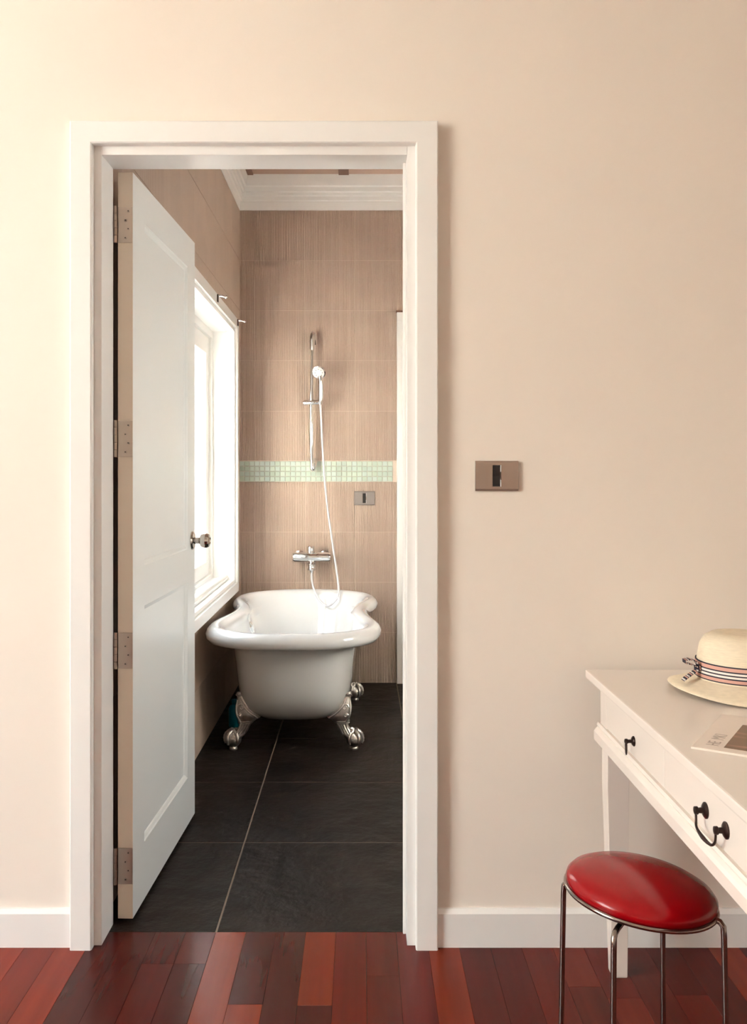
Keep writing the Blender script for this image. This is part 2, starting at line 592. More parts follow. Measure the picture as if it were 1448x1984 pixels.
ROWS = [(0, .2985), (.2985, .596), (.596, .893), (.893, 1.19), (1.315, 1.608), (1.608, 1.908), (1.908, 2.204), (2.204, 2.50), (2.50, 2.797)]
XE = [XBL, -0.63, -0.333, -0.037, 0.26, 0.557, 0.854, 1.151, 1.448, BRX]
g = 0.0014
for z0, z1 in ROWS:
    for a, b in zip(XE[:-1], XE[1:]):
        link('wall_tile', rib_tile(b - a - 2 * g, z1 - z0 - 2 * g), wb, (a + g, YBK - 0.0046, z0 + g))
for z0, z1 in ROWS[1:]:
    MB().box(XBL, BRX, YBK - 0.0043, YBK + 0.001, z0 - g, z0 + g).build('grout_line', M['tilegrout'], wb)
for a in XE[1:-1]:
    MB().box(a - g * .45, a + g * .45, YBK - 0.0038, YBK + 0.001, 0, 1.19).box(a - g * .45, a + g * .45, YBK - 0.0038, YBK + 0.001, 1.315, 2.797).build('grout_line', M['tilegrout'], wb)
# left wall tiles (face +x): rotate so that local -y looks to +x
YE = [YB] + [YBK - 0.297 * k for k in range(9, 0, -1)] + [YBK]
for z0, z1 in ROWS + [(1.19, 1.315)]:
    for a, b in zip(YE[:-1], YE[1:]):
        # subtract the window rectangle
        wy0, wy1, wz0, wz1 = WIN1[0] - 0.03, WIN1[1] + 0.03, WIN1[2] - 0.03, WIN1[3] + 0.03
        pieces = []
        if b <= wy0 or a >= wy1 or z1 <= wz0 or z0 >= wz1:
            pieces = [(a, b, z0, z1)]
        else:
            if a < wy0:
                pieces.append((a, wy0, z0, z1))
            if b > wy1:
                pieces.append((wy1, b, z0, z1))
            c0, c1 = max(a, wy0), min(b, wy1)
            if z0 < wz0:
                pieces.append((c0, c1, z0, wz0))
            if z1 > wz1:
                pieces.append((c0, c1, wz1, z1))
        for p0, p1, q0, q1 in pieces:
            if p1 - p0 < 0.01 or q1 - q0 < 0.01:
                continue
            # rotation +90 deg about z maps local x -> +y and local -y -> +x
            link('wall_tile', rib_tile(p1 - p0 - 2 * g, q1 - q0 - 2 * g), wl, (XBL + 0.0046, p0 + g, q0 + g), (0, 0, PI / 2))

# mosaic band on the back wall
mos = MB()
mw = 0.0288
mos.loft([[(0, 0.008, 0), (mw, 0.008, 0), (mw, 0.008, mw), (0, 0.008, mw)], [(0, 0.0015, 0), (mw, 0.0015, 0), (mw, 0.0015, mw), (0, 0.0015, mw)], [(.002, 0, .002), (mw - .002, 0, .002), (mw - .002, 0, mw - .002), (.002, 0, mw - .002)]])
mos_me = mos.mesh('mosaic_tile', M['mosaic'])
nx = int((0.214 - XBL) / 0.0303)
for i in range(nx):
    for j in range(4):
        o = link('mosaic_tile', mos_me, wb, (XBL + 0.002 + i * 0.0303, YBK - 0.0046 - random.uniform(0, 0.0012), 1.192 + j * 0.0305), (0, 0, random.uniform(-.012, .012)))
        v = random.uniform(0.92, 1.06)
        o.color = (0.49 * v, 0.575 * v, 0.50 * v * random.uniform(0.95, 1.05), 1)
MB().box(0.216, BRX, YBK - 0.002, YBK + 0.004, 1.191, 1.314).build('border_strip', M['mosaic'], wb).color = (0.5, 0.58, 0.5, 1)

# white door in the back wall, right of the tub
d2 = struct(link('door_2', None))
d2.empty_display_size = 0.1
MB().box(0.211, 0.275, YBK - 0.028, YBK + 0.004, 0, 2.14).build('door_casing', M['trim'], d2, bevel=0.003)
MB().box(1.09, 1.155, YBK - 0.028, YBK + 0.004, 0, 2.14).build('door_casing', M['trim'], d2, bevel=0.003)
MB().box(0.211, 1.155, YBK - 0.030, YBK + 0.004, 2.14, 2.19).build('door_casing', M['trim'], d2, bevel=0.003)
MB().box(0.206, 1.16, YBK - 0.036, YBK + 0.004, 2.19, 2.199).build('dark_top_strip', M['beam'], d2)  # thin dark brown strip along the top of the casing
MB().box(0.275, 1.09, YBK - 0.012, YBK + 0.004, 0.005, 2.14).build('door_leaf', M['door'], d2)
lv = MB().lathe([(0.022, 0), (0.022, -0.006), (0.009, -0.008), (0.009, -0.035), (0.022, -0.04), (0.026, -0.055), (0.018, -0.068)], 20, (1.03, YBK - 0.012, 1.0), 'Y')
lv.build('door_knob', M['chrome'], d2, smooth=40)

# ceiling of the bathroom: panels between brown battens
cb = struct(MB().box(XBL - 0.15, BRX + 0.12, YB, YBK + 0.15, HB + 0.03, 3.1).build('ceiling_bathroom', M['panelc']))
MB().box(XBL, BRX, YBK - 0.14, YBK, HB, HB + 0.03).build('batten', M['panelc'], cb)
xb = -0.672
bi = 0
while xb < BRX:
    MB().box(xb - 0.02, xb + 0.04, YB, YBK - 0.001, HB - 0.006, HB + 0.03).build('batten', M['beam'], cb)
    xb += 0.56
# cornice (stepped white moulding)
PC = [(0, 0), (0.006, 0), (0.010, 0.052), (0.018, 0.058), (0.019, 0.078), (0.027, 0.083), (0.028, 0.098), (0.037, 0.104), (0.038, 0.128), (0.047, 0.135), (0.058, 0.198), (0, 0.198)]
co = struct(MB().prism([(YBK - p, 2.797 + z) for p, z in PC], 'X', XBL, BRX).build('trim_2', M['trim'], smooth=None))
PCL = [(0, 0), (0.006, 0), (0.058, 0.198), (0, 0.198)]
struct(MB().prism([(XBL + p, 2.797 + z) for p, z in PC], 'Y', YB, YBK).build('trim_3', M['trim']))

# ---------------- bathroom window
w1 = struct(link('window_1', None))
w1.empty_display_size = 0.1
y0, y1, z0, z1 = WIN1
XO = -0.683


def frame_ring(name, m, oy0, oy1, oz0, oz1, iy0, iy1, iz0, iz1, xa, xb, bevel=0.003):
    """four mitred sides of a rectangular frame, each a piece of its own"""
    O = [(oy0, oz0), (oy1, oz0), (oy1, oz1), (oy0, oz1)]
    I = [(iy0, iz0), (iy1, iz0), (iy1, iz1), (iy0, iz1)]
    for k in range(4):
        n_ = (k + 1) % 4
        quad = [O[k], O[n_], I[n_], I[k]]
        mb = MB().loft([[(xa, p[0], p[1]) for p in quad], [(xb, p[0], p[1]) for p in quad]])
        mb.build(name, m, w1, bevel=bevel)


frame_ring('casing', M['trim'], y0 - .06, y1 + .06, z0 - .06, z1 + .06, y0 - .008, y1 + .008, z0 - .008, z1 + .008, XBL - 0.004, XO)
frame_ring('inner_bead', M['trim'], y0 - .0078, y1 + .0078, z0 - .0078, z1 + .0078, y0 + .012, y1 - .012, z0 + .012, z1 - .012, XBL - 0.02, XO - 0.014)
frame_ring('reveal_liner', M['trim'], y0, y1, z0, z1, y0 + .014, y1 - .014, z0 + .014, z1 - .014, XBL - 0.15, XBL - 0.0195, bevel=0)
frame_ring('sash_frame', M['trim'], y0 + .014, y1 - .014, z0 + .014, z1 - .014, y0 + .055, y1 - .055, z0 + .045, z1 - .055, -0.862, -0.815)
ym = (y0 + y1) / 2
for a, b in ((y0 + .056, ym), (ym, y1 - .056)):
    frame_ring('sash', M['trim'], a, b, z0 + .046, z1 - .056, a + .085, b - .085, z0 + .12, z1 - .15, -0.868, -0.832)
    MB().box(-0.852, -0.848, a + .08, b - .08, z0 + .115, z1 - .145).build('pane', M['glass_dimmed'], w1)
MB().tube([(-0.752, y0 + 0.02, 0.672), (-0.752, y1 - 0.02, 0.672)], 0.019, 14).build('sill_bead', M['trim'], w1, smooth=40)
MB().box(-0.815, -0.728, y0 + .014, y1 - .014, z0 + .014, z0 + .026).build('sill', M['trim'], w1, bevel=0.004)

# ---------------- outside: courtyard
struct(MB().box(-30, 30, -30, 40, -0.25, -0.10).build('ground', M['ground']))
struct(MB().box(-6.2, -0.9, 9.0, 9.2, -0.1, 2.6).build('wall_courtyard', M['ext']))
struct(MB().box(-6.4, -6.2, -6, 9.2, -0.1, 2.0).build('wall_garden', M['ext']))

# ================================================================== DOOR LEAF (door_1)
d1 = struct(link('door_1', None, None, (-0.632, 2.536, 0), (0, 0, -0.037)))
d1.empty_display_size = 0.1
TH, LW, LZ0, LZ1 = 0.0414, 0.785, 0.012, 2.077
fr = MB()
U0, U1 = 0.117, 0.671
PZ = [(0.178, 0.861), (0.978, 1.966)]
fr.box(-TH, 0, 0, U0, LZ0, LZ1).box(-TH, 0, U1, LW, LZ0, LZ1)
for q0, q1 in ((LZ0, PZ[0][0]), (PZ[0][1], PZ[1][0]), (PZ[1][1], LZ1)):
    fr.box(-TH, 0, U0, U1, q0, q1)
leaf = fr.build('door_leaf', M['door'], d1)
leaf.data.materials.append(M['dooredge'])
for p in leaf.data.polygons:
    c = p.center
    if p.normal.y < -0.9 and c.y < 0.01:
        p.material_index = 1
for q0, q1 in PZ:
    mb = MB()
    for xs_, sg in ((0, -1), (-TH, 1)):
        r = [[(xs_, U0, q0), (xs_, U1, q0), (xs_, U1, q1), (xs_, U0, q1)]]
        for ins, dep in ((0.003, 0.003), (0.012, 0.007), (0.015, 0.010)):
            r.append([(xs_ + sg * dep, U0 + ins, q0 + ins), (xs_ + sg * dep, U1 - ins, q0 + ins), (xs_ + sg * dep, U1 - ins, q1 - ins), (xs_ + sg * dep, U0 + ins, q1 - ins)])
        mb.loft(r, cap0=False)
    mb.build('panel', M['door'], d1)

hinge_zs = [(0.108, 0.209), (0.704, 0.803), (1.29, 1.389), (1.882, 1.98)]
hp = MB().box(-TH + 0.001, -0.0005, -0.0022, 0, 0, 0.099).mesh('hinge', M['steel'], bevel=0.0006)
kn = MB()
for i in range(5):
    kn.lathe([(0.0045, i * 0.0205), (0.0055, i * 0.0205 + 0.001), (0.0055, i * 0.0205 + 0.019), (0.0045, i * 0.0205 + 0.020)], 14, (-TH - 0.0062, -0.004, -0.001))
kn_me = kn.mesh('knuckle', M['steel'], smooth=40)
sc = MB().lathe([(0.0042, 0), (0.0040, -0.0012), (0.0022, -0.0014), (0.0018, -0.0006)], 12, (0, -0.0022, 0), 'Y')
sc_me = sc.mesh('screw', M['steel'])
sd = MB().lathe([(0.0017, 0), (0.0016, -0.0022)], 8, (0, -0.0022, 0), 'Y').mesh('screw_socket', M['black'])
for a, b in hinge_zs:
    h = link('hinge', hp, d1, (0, 0, a))
    link('knuckle', kn_me, h)
    for i, zz in enumerate((0.013, 0.038, 0.062, 0.087)):
        xx = -0.020 if i % 2 == 0 else -0.012
        link('screw', sc_me, h, (xx, 0, zz))
        link('screw_socket', sd, h, (xx, 0, zz))
kb = MB().lathe([(0.0335, 0), (0.0335, 0.003), (0.029, 0.008), (0.014, 0.011), (0.0115, 0.014), (0.0115, 0.026), (0.014, 0.029), (0.0225, 0.034), (0.0262, 0.044), (0.0262, 0.054), (0.022, 0.062), (0.013, 0.0655), (0.012, 0.064)], 32, (0, 0.738, 1.003), 'X')
kb.build('door_knob', mat('satin_steel', (0.62, 0.58, 0.54, 1), 0.12, 1.0), d1, smooth=35)
kb2 = MB().lathe([(0.0335, 0), (0.0335, -0.003), (0.029, -0.008), (0.0115, -0.012), (0.0115, -0.02), (0.022, -0.026), (0.0255, -0.036), (0.02, -0.047), (0.01, -0.05)], 32, (-TH, 0.738, 1.003), 'X')
kb2.build('door_knob', M['steel'], d1, smooth=35)
MB().box(-TH / 2 - 0.011, -TH / 2 + 0.011, LW - 0.0004, LW + 0.001, 0.975, 1.03).build('latch_plate', M['steel'], d1)

# ================================================================== SWITCHES
def switch(name, label, x0, x1, z0, z1, y, m, bezel):
    cx, cz = (x0 + x1) / 2, (z0 + z1) / 2
    w_, h_ = x1 - x0, z1 - z0
    t = thing(name, label, 'light switch', (cx, y, cz), 0)
    pw, ph = 0.0115, h_ * 0.36
    # plate with a window opening
    xsn = [-w_ / 2, -pw, pw, w_ / 2]
    zsn = [-h_ / 2, -ph, ph, h_ / 2]
    mb = MB()
    prof = [(-h_ / 2, 0), (-h_ / 2, -0.006), (-h_ / 2 + 0.005, -0.0095), (h_ / 2 - 0.005, -0.0095), (h_ / 2, -0.006), (h_ / 2, 0)]
    for a, b in ((-w_ / 2, -pw), (pw, w_ / 2)):
        mb.prism([(q[1], q[0]) for q in prof], 'X', a, b)
    mb.prism([(0, -h_ / 2), (-0.006, -h_ / 2), (-0.0095, -h_ / 2 + 0.005), (-0.0095, -ph), (0, -ph)], 'X', -pw, pw)
    mb.prism([(0, ph), (-0.0095, ph), (-0.0095, h_ / 2 - 0.005), (-0.006, h_ / 2), (0, h_ / 2)], 'X', -pw, pw)
    mb.build('plate', m, t)
    MB().prism([(-0.001, -ph + 0.001), (-0.0085, -ph + 0.001), (-0.0065, 0), (-0.0105, ph - 0.001), (-0.001, ph - 0.001)], 'X', -pw + 0.0008, pw - 0.003).build('rocker', M['black'], t)
    MB().box(pw - 0.003, pw - 0.0006, -0.0100, -0.001, -ph, -0.010).box(pw - 0.003, pw - 0.0006, -0.0100, -0.001, 0.010, ph).build('bezel', M['trim'], t)
    return t


switch('wall_switch', 'champagne metal switch plate with black rocker on the cream wall', 0.301, 0.414, 1.198, 1.277, YW, M['plate'], True)
switch('wall_switch', 'silver switch plate with dark rocker on the ribbed tiles above the bathtub', -0.040, 0.080, 1.052, 1.135, YBK, M['plate2'], True)

# ================================================================== BATHTUB
TX, TY = -0.303, 4.58
tub = thing('bathtub', 'white roll-top clawfoot bathtub with waisted rim on ornate silver feet', 'bathtub', (TX, TY, 0))


def spline_closed(ctrl, n):
    """closed Catmull-Rom through ctrl, n samples in all"""
    m_ = len(ctrl)
    dense = []
    for i in range(m_):
        p0, p1, p2, p3 = (Vector(ctrl[(i + d) % m_]) for d in (-1, 0, 1, 2))
        for s in range(24):
            t = s / 24
            dense.append(0.5 * ((2 * p1) + (p2 - p0) * t + (2 * p0 - 5 * p1 + 4 * p2 - p3) * t * t + (3 * p1 - p0 - 3 * p2 + p3) * t ** 3))
    L = [0]
    for i in range(len(dense)):
        L.append(L[-1] + (dense[(i + 1) % len(dense)] - dense[i]).length)
    out = []
    for k in range(n):
        t = L[-1] * k / n
        j = max(i for i in range(len(L) - 1) if L[i] <= t)
        f_ = (t - L[j]) / max(L[j + 1] - L[j], 1e-9)
        out.append(dense[j].lerp(dense[(j + 1) % len(dense)], f_))
    return out


def outline(half):
    """half: (w, y) for the right side from front to rear, first and last on the axis"""
    return [(w, y) for w, y in half] + [(-w, y) for w, y in half[-2:0:-1]]


NS = 112
Rh = [(0, -.795), (.16, -.780), (.285, -.715), (.365, -.610), (.392, -.470), (.385, -.35), (.355, -.20), (.336, -.06), (.335, .06), (.350, .18), (.382, .30), (.394, .40), (.385, .50), (.345, .60), (.25, .69), (.13, .745), (0, .765)]
Bh = [(0, -.68), (.13, -.665), (.215, -.61), (.265, -.50), (.282, -.38), (.283, -.25), (.275, -.1), (.272, .03), (.275, .15), (.283, .27), (.283, .38), (.262, .49), (.21, .585), (.12, .64), (0, .655)]
R_ = spline_closed(outline(Rh), NS)
# sample B by matching the direction of travel: same fractional arc length on each half
B_ = spline_closed(outline(Bh), NS)
nrm = []
for i in range(NS):
    t = (R_[(i + 1) % NS] - R_[i - 1]).normalized()
    nrm.append(Vector((-t.y, t.x)))      # inward for counter-clockwise travel


def rimring(ins, z):
    return [(R_[i].x + nrm[i].x * ins, R_[i].y + nrm[i].y * ins, z) for i in range(NS)]


def bodyring(s, z, sy=None):
    sy = s if sy is None else sy
    return [(b.x * s, b.y * sy, z) for b in B_]


def mixring(f_, ins, s, z):
    a, b = rimring(ins, z), bodyring(s, z)
    return [(p[0] * (1 - f_) + q[0] * f_, p[1] * (1 - f_) + q[1] * f_, z) for p, q in zip(a, b)]


shell = [bodyring(.12, .150, .2), bodyring(.48, .153, .60), bodyring(.64, .175, .74), bodyring(.76, .25, .83), bodyring(.88, .37, .91),
         mixring(.75, .08, .96, .46), mixring(.4, .08, 1.0, .515), rimring(.082, .548), rimring(.066, .564), rimring(.046, .572), rimring(.026, .570),
         rimring(.010, .560), rimring(.0, .543), rimring(.001, .524), rimring(.012, .508), rimring(.032, .503), rimring(.055, .507), mixring(.6, .07, 1.04, .506),
         bodyring(1.03, .500), bodyring(1.0, .465), bodyring(.965, .40), bodyring(.94, .32), bodyring(.91, .25, .90), bodyring(.85, .188, .83), bodyring(.73, .143, .72), bodyring(.53, .115, .58), bodyring(.28, .105, .35), bodyring(.05, .104, .1)]
MB().loft(shell).build('tub_shell', M['porcelain'], tub, smooth=60)

# overflow on the inner wall
ov = MB().lathe([(0.030, -0.012), (0.030, 0.008), (0.024, 0.014), (0.010, 0.016), (0.002, 0.016)], 24, (0, 0, 0), 'X')
o = ov.build('overflow_cover', M['chrome'], tub, smooth=40, loc=(-0.266, 0.09, 0.458))
o.rotation_euler = (0, math.radians(-18), math.radians(-22))
# waste pipe below
MB().tube([(-0.03, -0.10, 0.13), (-0.03, -0.10, 0.085), (-0.06, -0.06, 0.07), (-0.12, 0.05, 0.07), (-0.12, 0.3, 0.05)], 0.022, 14, smooth=4).build('waste_pipe', M['pvc'], tub, smooth=50)


def claw_foot():
    mb = MB()
    # sections: z, x_in, x_out, half thickness in y, y offset
    secs = [(.258, .232, .256, .010), (.246, .226, .262, .016), (.240, .220, .256, .017), (.222, .205, .258, .024), (.195, .180, .262, .032), (.165, .158, .258, .036), (.148, .148, .250, .035), (.138, .165, .246, .031), (.120, .188, .244, .026),
            (.100, .200, .250, .023), (.082, .208, .268, .026), (.066, .220, .296, .032), (.052, .236, .306, .034)]
    rings = []
    for z, a, b, h in secs:
        cx, rx = (a + b) / 2, (b - a) / 2
        rings.append([(cx + rx * math.copysign(abs(math.cos(t)) ** .75, math.cos(t)), h * math.copysign(abs(math.sin(t)) ** .75, math.sin(t)), z) for t in [2 * PI * k / 20 for k in range(20)]])
    mb.loft(rings)
    # ornament: scrolls, ribs and bands standing proud of the front and back faces
    for sy in (-1, 1):
        for cx, cz, r0 in ((.232, .196, .017), (.196, .166, .013), (.236, .160, .010)):
            pts = []
            for k in range(15):
                a = k * 0.62
                rr = r0 * (1 - k / 17)
                pts.append((cx + rr * math.cos(a), sy * .031, cz + rr * math.sin(a)))
            mb.tube(pts, .0034, 6)
        mb.tube([(.238, sy * .020, .236), (.222, sy * .030, .205), (.196, sy * .036, .176), (.158, sy * .036, .150)], [.004, .006, .006, .004], 8, smooth=3)
        mb.tube([(.252, sy * .018, .226), (.256, sy * .026, .19), (.250, sy * .030, .155), (.236, sy * .026, .128)], [.003, .005, .005, .004], 8, smooth=3)
        mb.tube([(.232, sy * .018, .250), (.246, sy * .020, .243), (.258, sy * .016, .250)], .005, 6)
        for k in range(4):
            mb.tube([(.196 + k * .013, sy * .024, .124), (.212 + k * .010, sy * .025, .098), (.222 + k * .012, sy * .027, .074)], .0038, 6, smooth=2)
    for z, a, b, h in ((.131, .176, .250, .030), (.122, .185, .249, .028)):
        mb.tube([((a + b) / 2 + (b - a) / 2 * math.cos(t), h * math.sin(t), z - .03 * ((a + b) / 2 + (b - a) / 2 * math.cos(t) - .21)) for t in [2 * PI * k / 20 for k in range(20)]], .003, 6, closed=True)
    return mb


def claws():
    mb = MB()
    bc, br = Vector((.272, 0, .047)), .036
    for ang in (-0.95, 0.0, 0.95, 2.2, -2.2):
        pts, rs = [], []
        for k in range(13):
            el = 1.25 - k * 0.145
            rr = br + .003
            pts.append((bc.x + rr * math.cos(el) * math.cos(ang), bc.y + rr * math.cos(el) * math.sin(ang), bc.z + rr * math.sin(el)))
            rs.append((.0125 if k % 2 == 0 else .0105) * (1 - .045 * k))
        mb.tube(pts, rs, 8)
    return mb


foot_me = claw_foot().mesh('claw_foot', M['pewter'], smooth=50)
claw_me = claws().mesh('claw', M['pewter'], smooth=50)
ball_me = MB().ball((.272, 0, .046), .036, 24, 16).mesh('ball', M['pewter'], smooth=80)
pad_me = MB().lathe([(.017, 0), (.018, .002), (.018, .008), (.014, .014)], 20, (.272, 0, 0)).mesh('glide', M['pewter'], smooth=40)
for yy in (4.128 - TY, 5.02 - TY):
    for sx in (-1, 1):
        ft = link('claw_foot', foot_me, tub, (0, yy, 0), (0, 0, 0 if sx > 0 else PI))
        for nm, me in (('claw', claw_me), ('ball', ball_me), ('glide', pad_me)):
            link(nm, me, ft)

# ================================================================== SHOWER
sr = thing('shower_rail', 'slim bowed chrome shower slide rail fixed to the ribbed tiles', 'shower rail', (-0.284, YBK, 1.26))
def L_(x, y, z):
    return (x + 0.284, y - YBK, z - 1.26)
RY = YBK - 0.062
MB().tube([L_(-.286, RY + .004, 2.03), L_(-.287, RY - .004, 1.85), L_(-.290, RY - .016, 1.66), L_(-.291, RY - .014, 1.45), L_(-.288, RY + .002, 1.29)], [.0085, .009, .0130, .0135, .0105], 16, smooth=8).build('rail', M['chrome'], sr, smooth=60)
MB().tube([L_(-.277, YBK + .001, 2.012), L_(-.277, YBK - .03, 2.045), L_(-.281, RY + .008, 2.058), L_(-.285, RY, 2.035), L_(-.286, RY + .002, 1.965)], [.019, .0195, .0195, .0170, .0135], 16, smooth=6).build('upper_bracket', M['chrome'], sr, smooth=60)
MB().tube([L_(-.276, YBK + .001, 1.318), L_(-.276, YBK - .03, 1.295), L_(-.281, RY + .008, 1.272), L_(-.286, RY, 1.272), L_(-.288, RY + .002, 1.330)], [.018, .0185, .0175, .0150, .0125], 16, smooth=6).build('lower_bracket', M['chrome'], sr, smooth=60)
hd = MB().tube([L_(-.340, RY - .016, 1.652), L_(-.330, RY - .016, 1.652), L_(-.24, RY - .022, 1.656), L_(-.222, RY - .024, 1.657)], [.012, .0165, .0155, .012], 16)
hd.tube([L_(-.232, RY - .024, 1.657), L_(-.232, RY - .05, 1.662)], [.013, .015], 14)
hd.build('slider', M['chrome'], sr, smooth=45)

hs = thing('hand_shower', 'chrome hand shower with long white hose hanging in the rail slider', 'shower head', (-0.23, YBK - .11, 1.66))
def K_(x, y, z):
    return (x + 0.23, y - (YBK - .11), z - 1.66)
HY = YBK - .112
MB().tube([K_(-.236, HY, 1.640), K_(-.234, HY - .002, 1.67), K_(-.232, HY - .006, 1.72), K_(-.234, HY - .016, 1.775), K_(-.238, HY - .026, 1.805)], [.011, .015, .0145, .012, .014], 14, smooth=5).build('handle', M['chrome'], hs, smooth=60)
# head: lathe then tilted to face down and forward
hm = MB().lathe([(.012, .030), (.030, .026), (.038, .012), (.040, 0), (.0385, -.007), (.034, -.009)], 32, (0, 0, 0), 'Z')
ho = hm.build('head', M['chrome'], hs, smooth=50, loc=K_(-.243, HY - .030, 1.824))
ho.rotation_euler = (math.radians(-66), 0, math.radians(-8))
fm = MB().lathe([(.033, -.009), (.031, -.011), (.012, -.0118), (.001, -.0118)], 28)
link('spray_face', fm.mesh('spray_face', M['shower_face'], smooth=40), ho)
nz = MB()
for k in range(8):
    a = 2 * PI * k / 8
    nz.lathe([(.0028, -.011), (.0024, -.0142)], 8, (.021 * math.cos(a), .021 * math.sin(a), 0))
link('nozzles', nz.mesh('nozzles', mat('dark_nozzle', (.12, .12, .12, 1), .5)), ho)
hose = [K_(-.236, HY + .004, 1.642), K_(-.232, HY + .012, 1.55), K_(-.225, HY + .020, 1.40), K_(-.215, HY + .020, 1.24), K_(-.196, HY + .004, 1.05), K_(-.168, HY - .040, .86), K_(-.136, HY - .095, .66), K_(-.128, HY - .115, .57), K_(-.142, HY - .128, .525), K_(-.186, HY - .132, .492), K_(-.236, HY - .118, .520), K_(-.268, HY - .085, .575), K_(-.284, HY - .030, .625), K_(-.288, HY + .022, .662)]
MB().tube(hose, .0062, 10, smooth=8).build('hose', mat('white_hose', (.62, .62, .64, 1), .25, coat=.3), hs, smooth=60)

mx = thing('bath_mixer', 'chrome wall-mounted bath mixer bar above the rear rim of the bathtub', 'tap', (-0.288, YBK, .752))
MY = -.085
mbx = MB()
mbx.lathe([(.016, -.112), (.025, -.108), (.0290, -.098), (.0290, .098), (.025, .108), (.016, .112)], 28, (0, MY, 0), 'X')
mbx.build('mixer_body', M['chrome'], mx, smooth=40)
for sx in (-1, 1):
    MB().lathe([(.029, 0), (.029, -.006), (.020, -.010), (.0165, -.012), (.0165, MY + .006)], 24, (sx * .075, 0, .004), 'Y').build('wall_union', M['chrome'], mx, smooth=40)
MB().lathe([(.017, .022), (.017, .030), (.023, .034), (.023, .058), (.019, .064), (.004, .065)], 20, (-.006, MY, 0)).build('control_knob', M['chrome'], mx, smooth=40)
sp = MB().lathe([(.020, .0), (.019, -.032), (.025, -.040), (.023, -.058), (.028, -.068), (.023, -.076), (.004, -.077)], 20, (.0, MY - .004, 0))
sp.build('outlet', M['chrome'], mx, smooth=40)
MB().lathe([(.011, -.076), (.011, -.088), (.008, -.100)], 14, (.0, MY - .004, 0)).build('hose_nut', M['chrome'], mx, smooth=40)

# ================================================================== SMALL BATHROOM THINGS
for yy, lab in ((4.35, 'small chrome curtain bracket on the window casing head, away from the corner'), (5.06, 'small chrome curtain bracket on the window casing at the tiled corner')):
    b = thing('curtain_bracket', lab, 'bracket', (XO, yy, 2.055), 0, 'curtain brackets on the bathroom window')
    MB().box(0, 0.006, -0.008, 0.008, 0, 0.036).build('back_plate', M['bronze'], b, bevel=0.001)
    MB().tube([(.003, 0, .030), (.022, 0, .029), (.036, 0, .024)], [.006, .0055, .006], 10, smooth=3).build('arm', M['chrome'], b, smooth=50)
    MB().ball((.041, 0, .024), .0085, 14, 10).build('tip', M['chrome'], b, smooth=60)

bt = thing('plastic_bottle', 'teal blue plastic bottle on the dark floor behind the bathtub foot', 'bottle', (-0.622, 4.50, 0))
MB().lathe([(.026, 0), (.0285, .004), (.0285, .085), (.024, .10), (.012, .108), (.012, .116)], 24).build('body', M['blue'], bt, smooth=40)
MB().lathe([(.014, .112), (.014, .130), (.012, .133)], 20).build('cap', M['blue'], bt, smooth=40)

# ================================================================== DESK
DX, DY = 0.578, 2.362
desk = thing('writing_desk', 'white painted writing desk with drawers and tapered legs against the cream wall', 'desk', (DX, DY, 0))
DLEN, DWID = 1.58, 0.56
ZTOP = 0.739
# tabletop with an eased profile on its front edge
MB().box(0, DWID, -DLEN, 0, ZTOP - .021, ZTOP).build('tabletop', M['desk'], desk, bevel=0.004)
fx = 0.026                        # plane of the drawer fronts
MB().box(fx + .004, DWID - .02, -DLEN + .05, -.05, .570, ZTOP - .021).build('apron', M['desk'], desk)
# moulding under the drawers, front and both ends
pm = [(fx + .02, .614), (fx - .003, .614), (fx - .006, .608), (fx - .004, .603), (fx - .009, .598), (fx - .013, .592), (fx - .013, .570), (fx - .008, .564), (fx + .02, .564)]
MB().prism(pm, 'Y', -DLEN + .036, -.036).build('moulding', M['desk'], desk)
pe = [(-.058, .614), (-.047, .614), (-.044, .608), (-.046, .603), (-.041, .598), (-.036, .592), (-.036, .570), (-.041, .564), (-.058, .564)]
MB().prism(pe, 'X', fx + .0205, DWID - .02).build('moulding', M['desk'], desk)
MB().box(fx, fx + .045, -.105, -.05, .614, ZTOP - .021).build('corner_block', M['desk'], desk, bevel=.002)
MB().box(fx, fx + .045, -DLEN + .05, -DLEN + .105, .614, ZTOP - .021).build('corner_block', M['desk'], desk, bevel=.002)


def rosette(mb, y, z, s=1.0):
    mb.lathe([(.0125 * s, 0), (.0125 * s, -.002), (.009 * s, -.005), (.0045 * s, -.0065), (.0042 * s, -.013), (.0062 * s, -.015), (.0060 * s, -.020), (.0025 * s, -.0215)], 18, (0, y, z), 'X')


drawers = [(-.107, -.5375, 'ring'), (-.539, -1.041, 'bail'), (-1.0425, -1.473, 'ring')]
for ya, yb, kind in drawers:
    dr = MB().box(0, .016, yb, ya, .618, ZTOP - .025).build('drawer', M['desk'], desk, bevel=.0012, loc=(fx, 0, 0))
    yc, zc = (ya + yb) / 2 - .012, .652
    mb = MB()
    if kind == 'ring':
        rosette(mb, yc, zc, .9)
        mb.tube([(-.0175 + .003 * math.sin(a), yc + .014 * math.sin(a), zc - .014 + .0145 * math.cos(a)) for a in [2 * PI * k / 20 for k in range(20)]], .0018, 8, closed=True)
    else:
        zc = .655
        for sy in (-.045, .045):
            rosette(mb, yc + sy, zc, 1.15)
        mb.tube([(-.0175, yc + .045, zc), (-.018, yc + .043, zc - .014), (-.021, yc + .032, zc - .025), (-.022, yc, zc - .030), (-.021, yc - .032, zc - .029), (-.018, yc - .043, zc - .020), (-.0175, yc - .045, zc)], [.0022, .0022, .0024, .0038, .0026, .0022, .0022], 8, smooth=5)
    mb.build('pull', M['bronze'], dr, smooth=50)


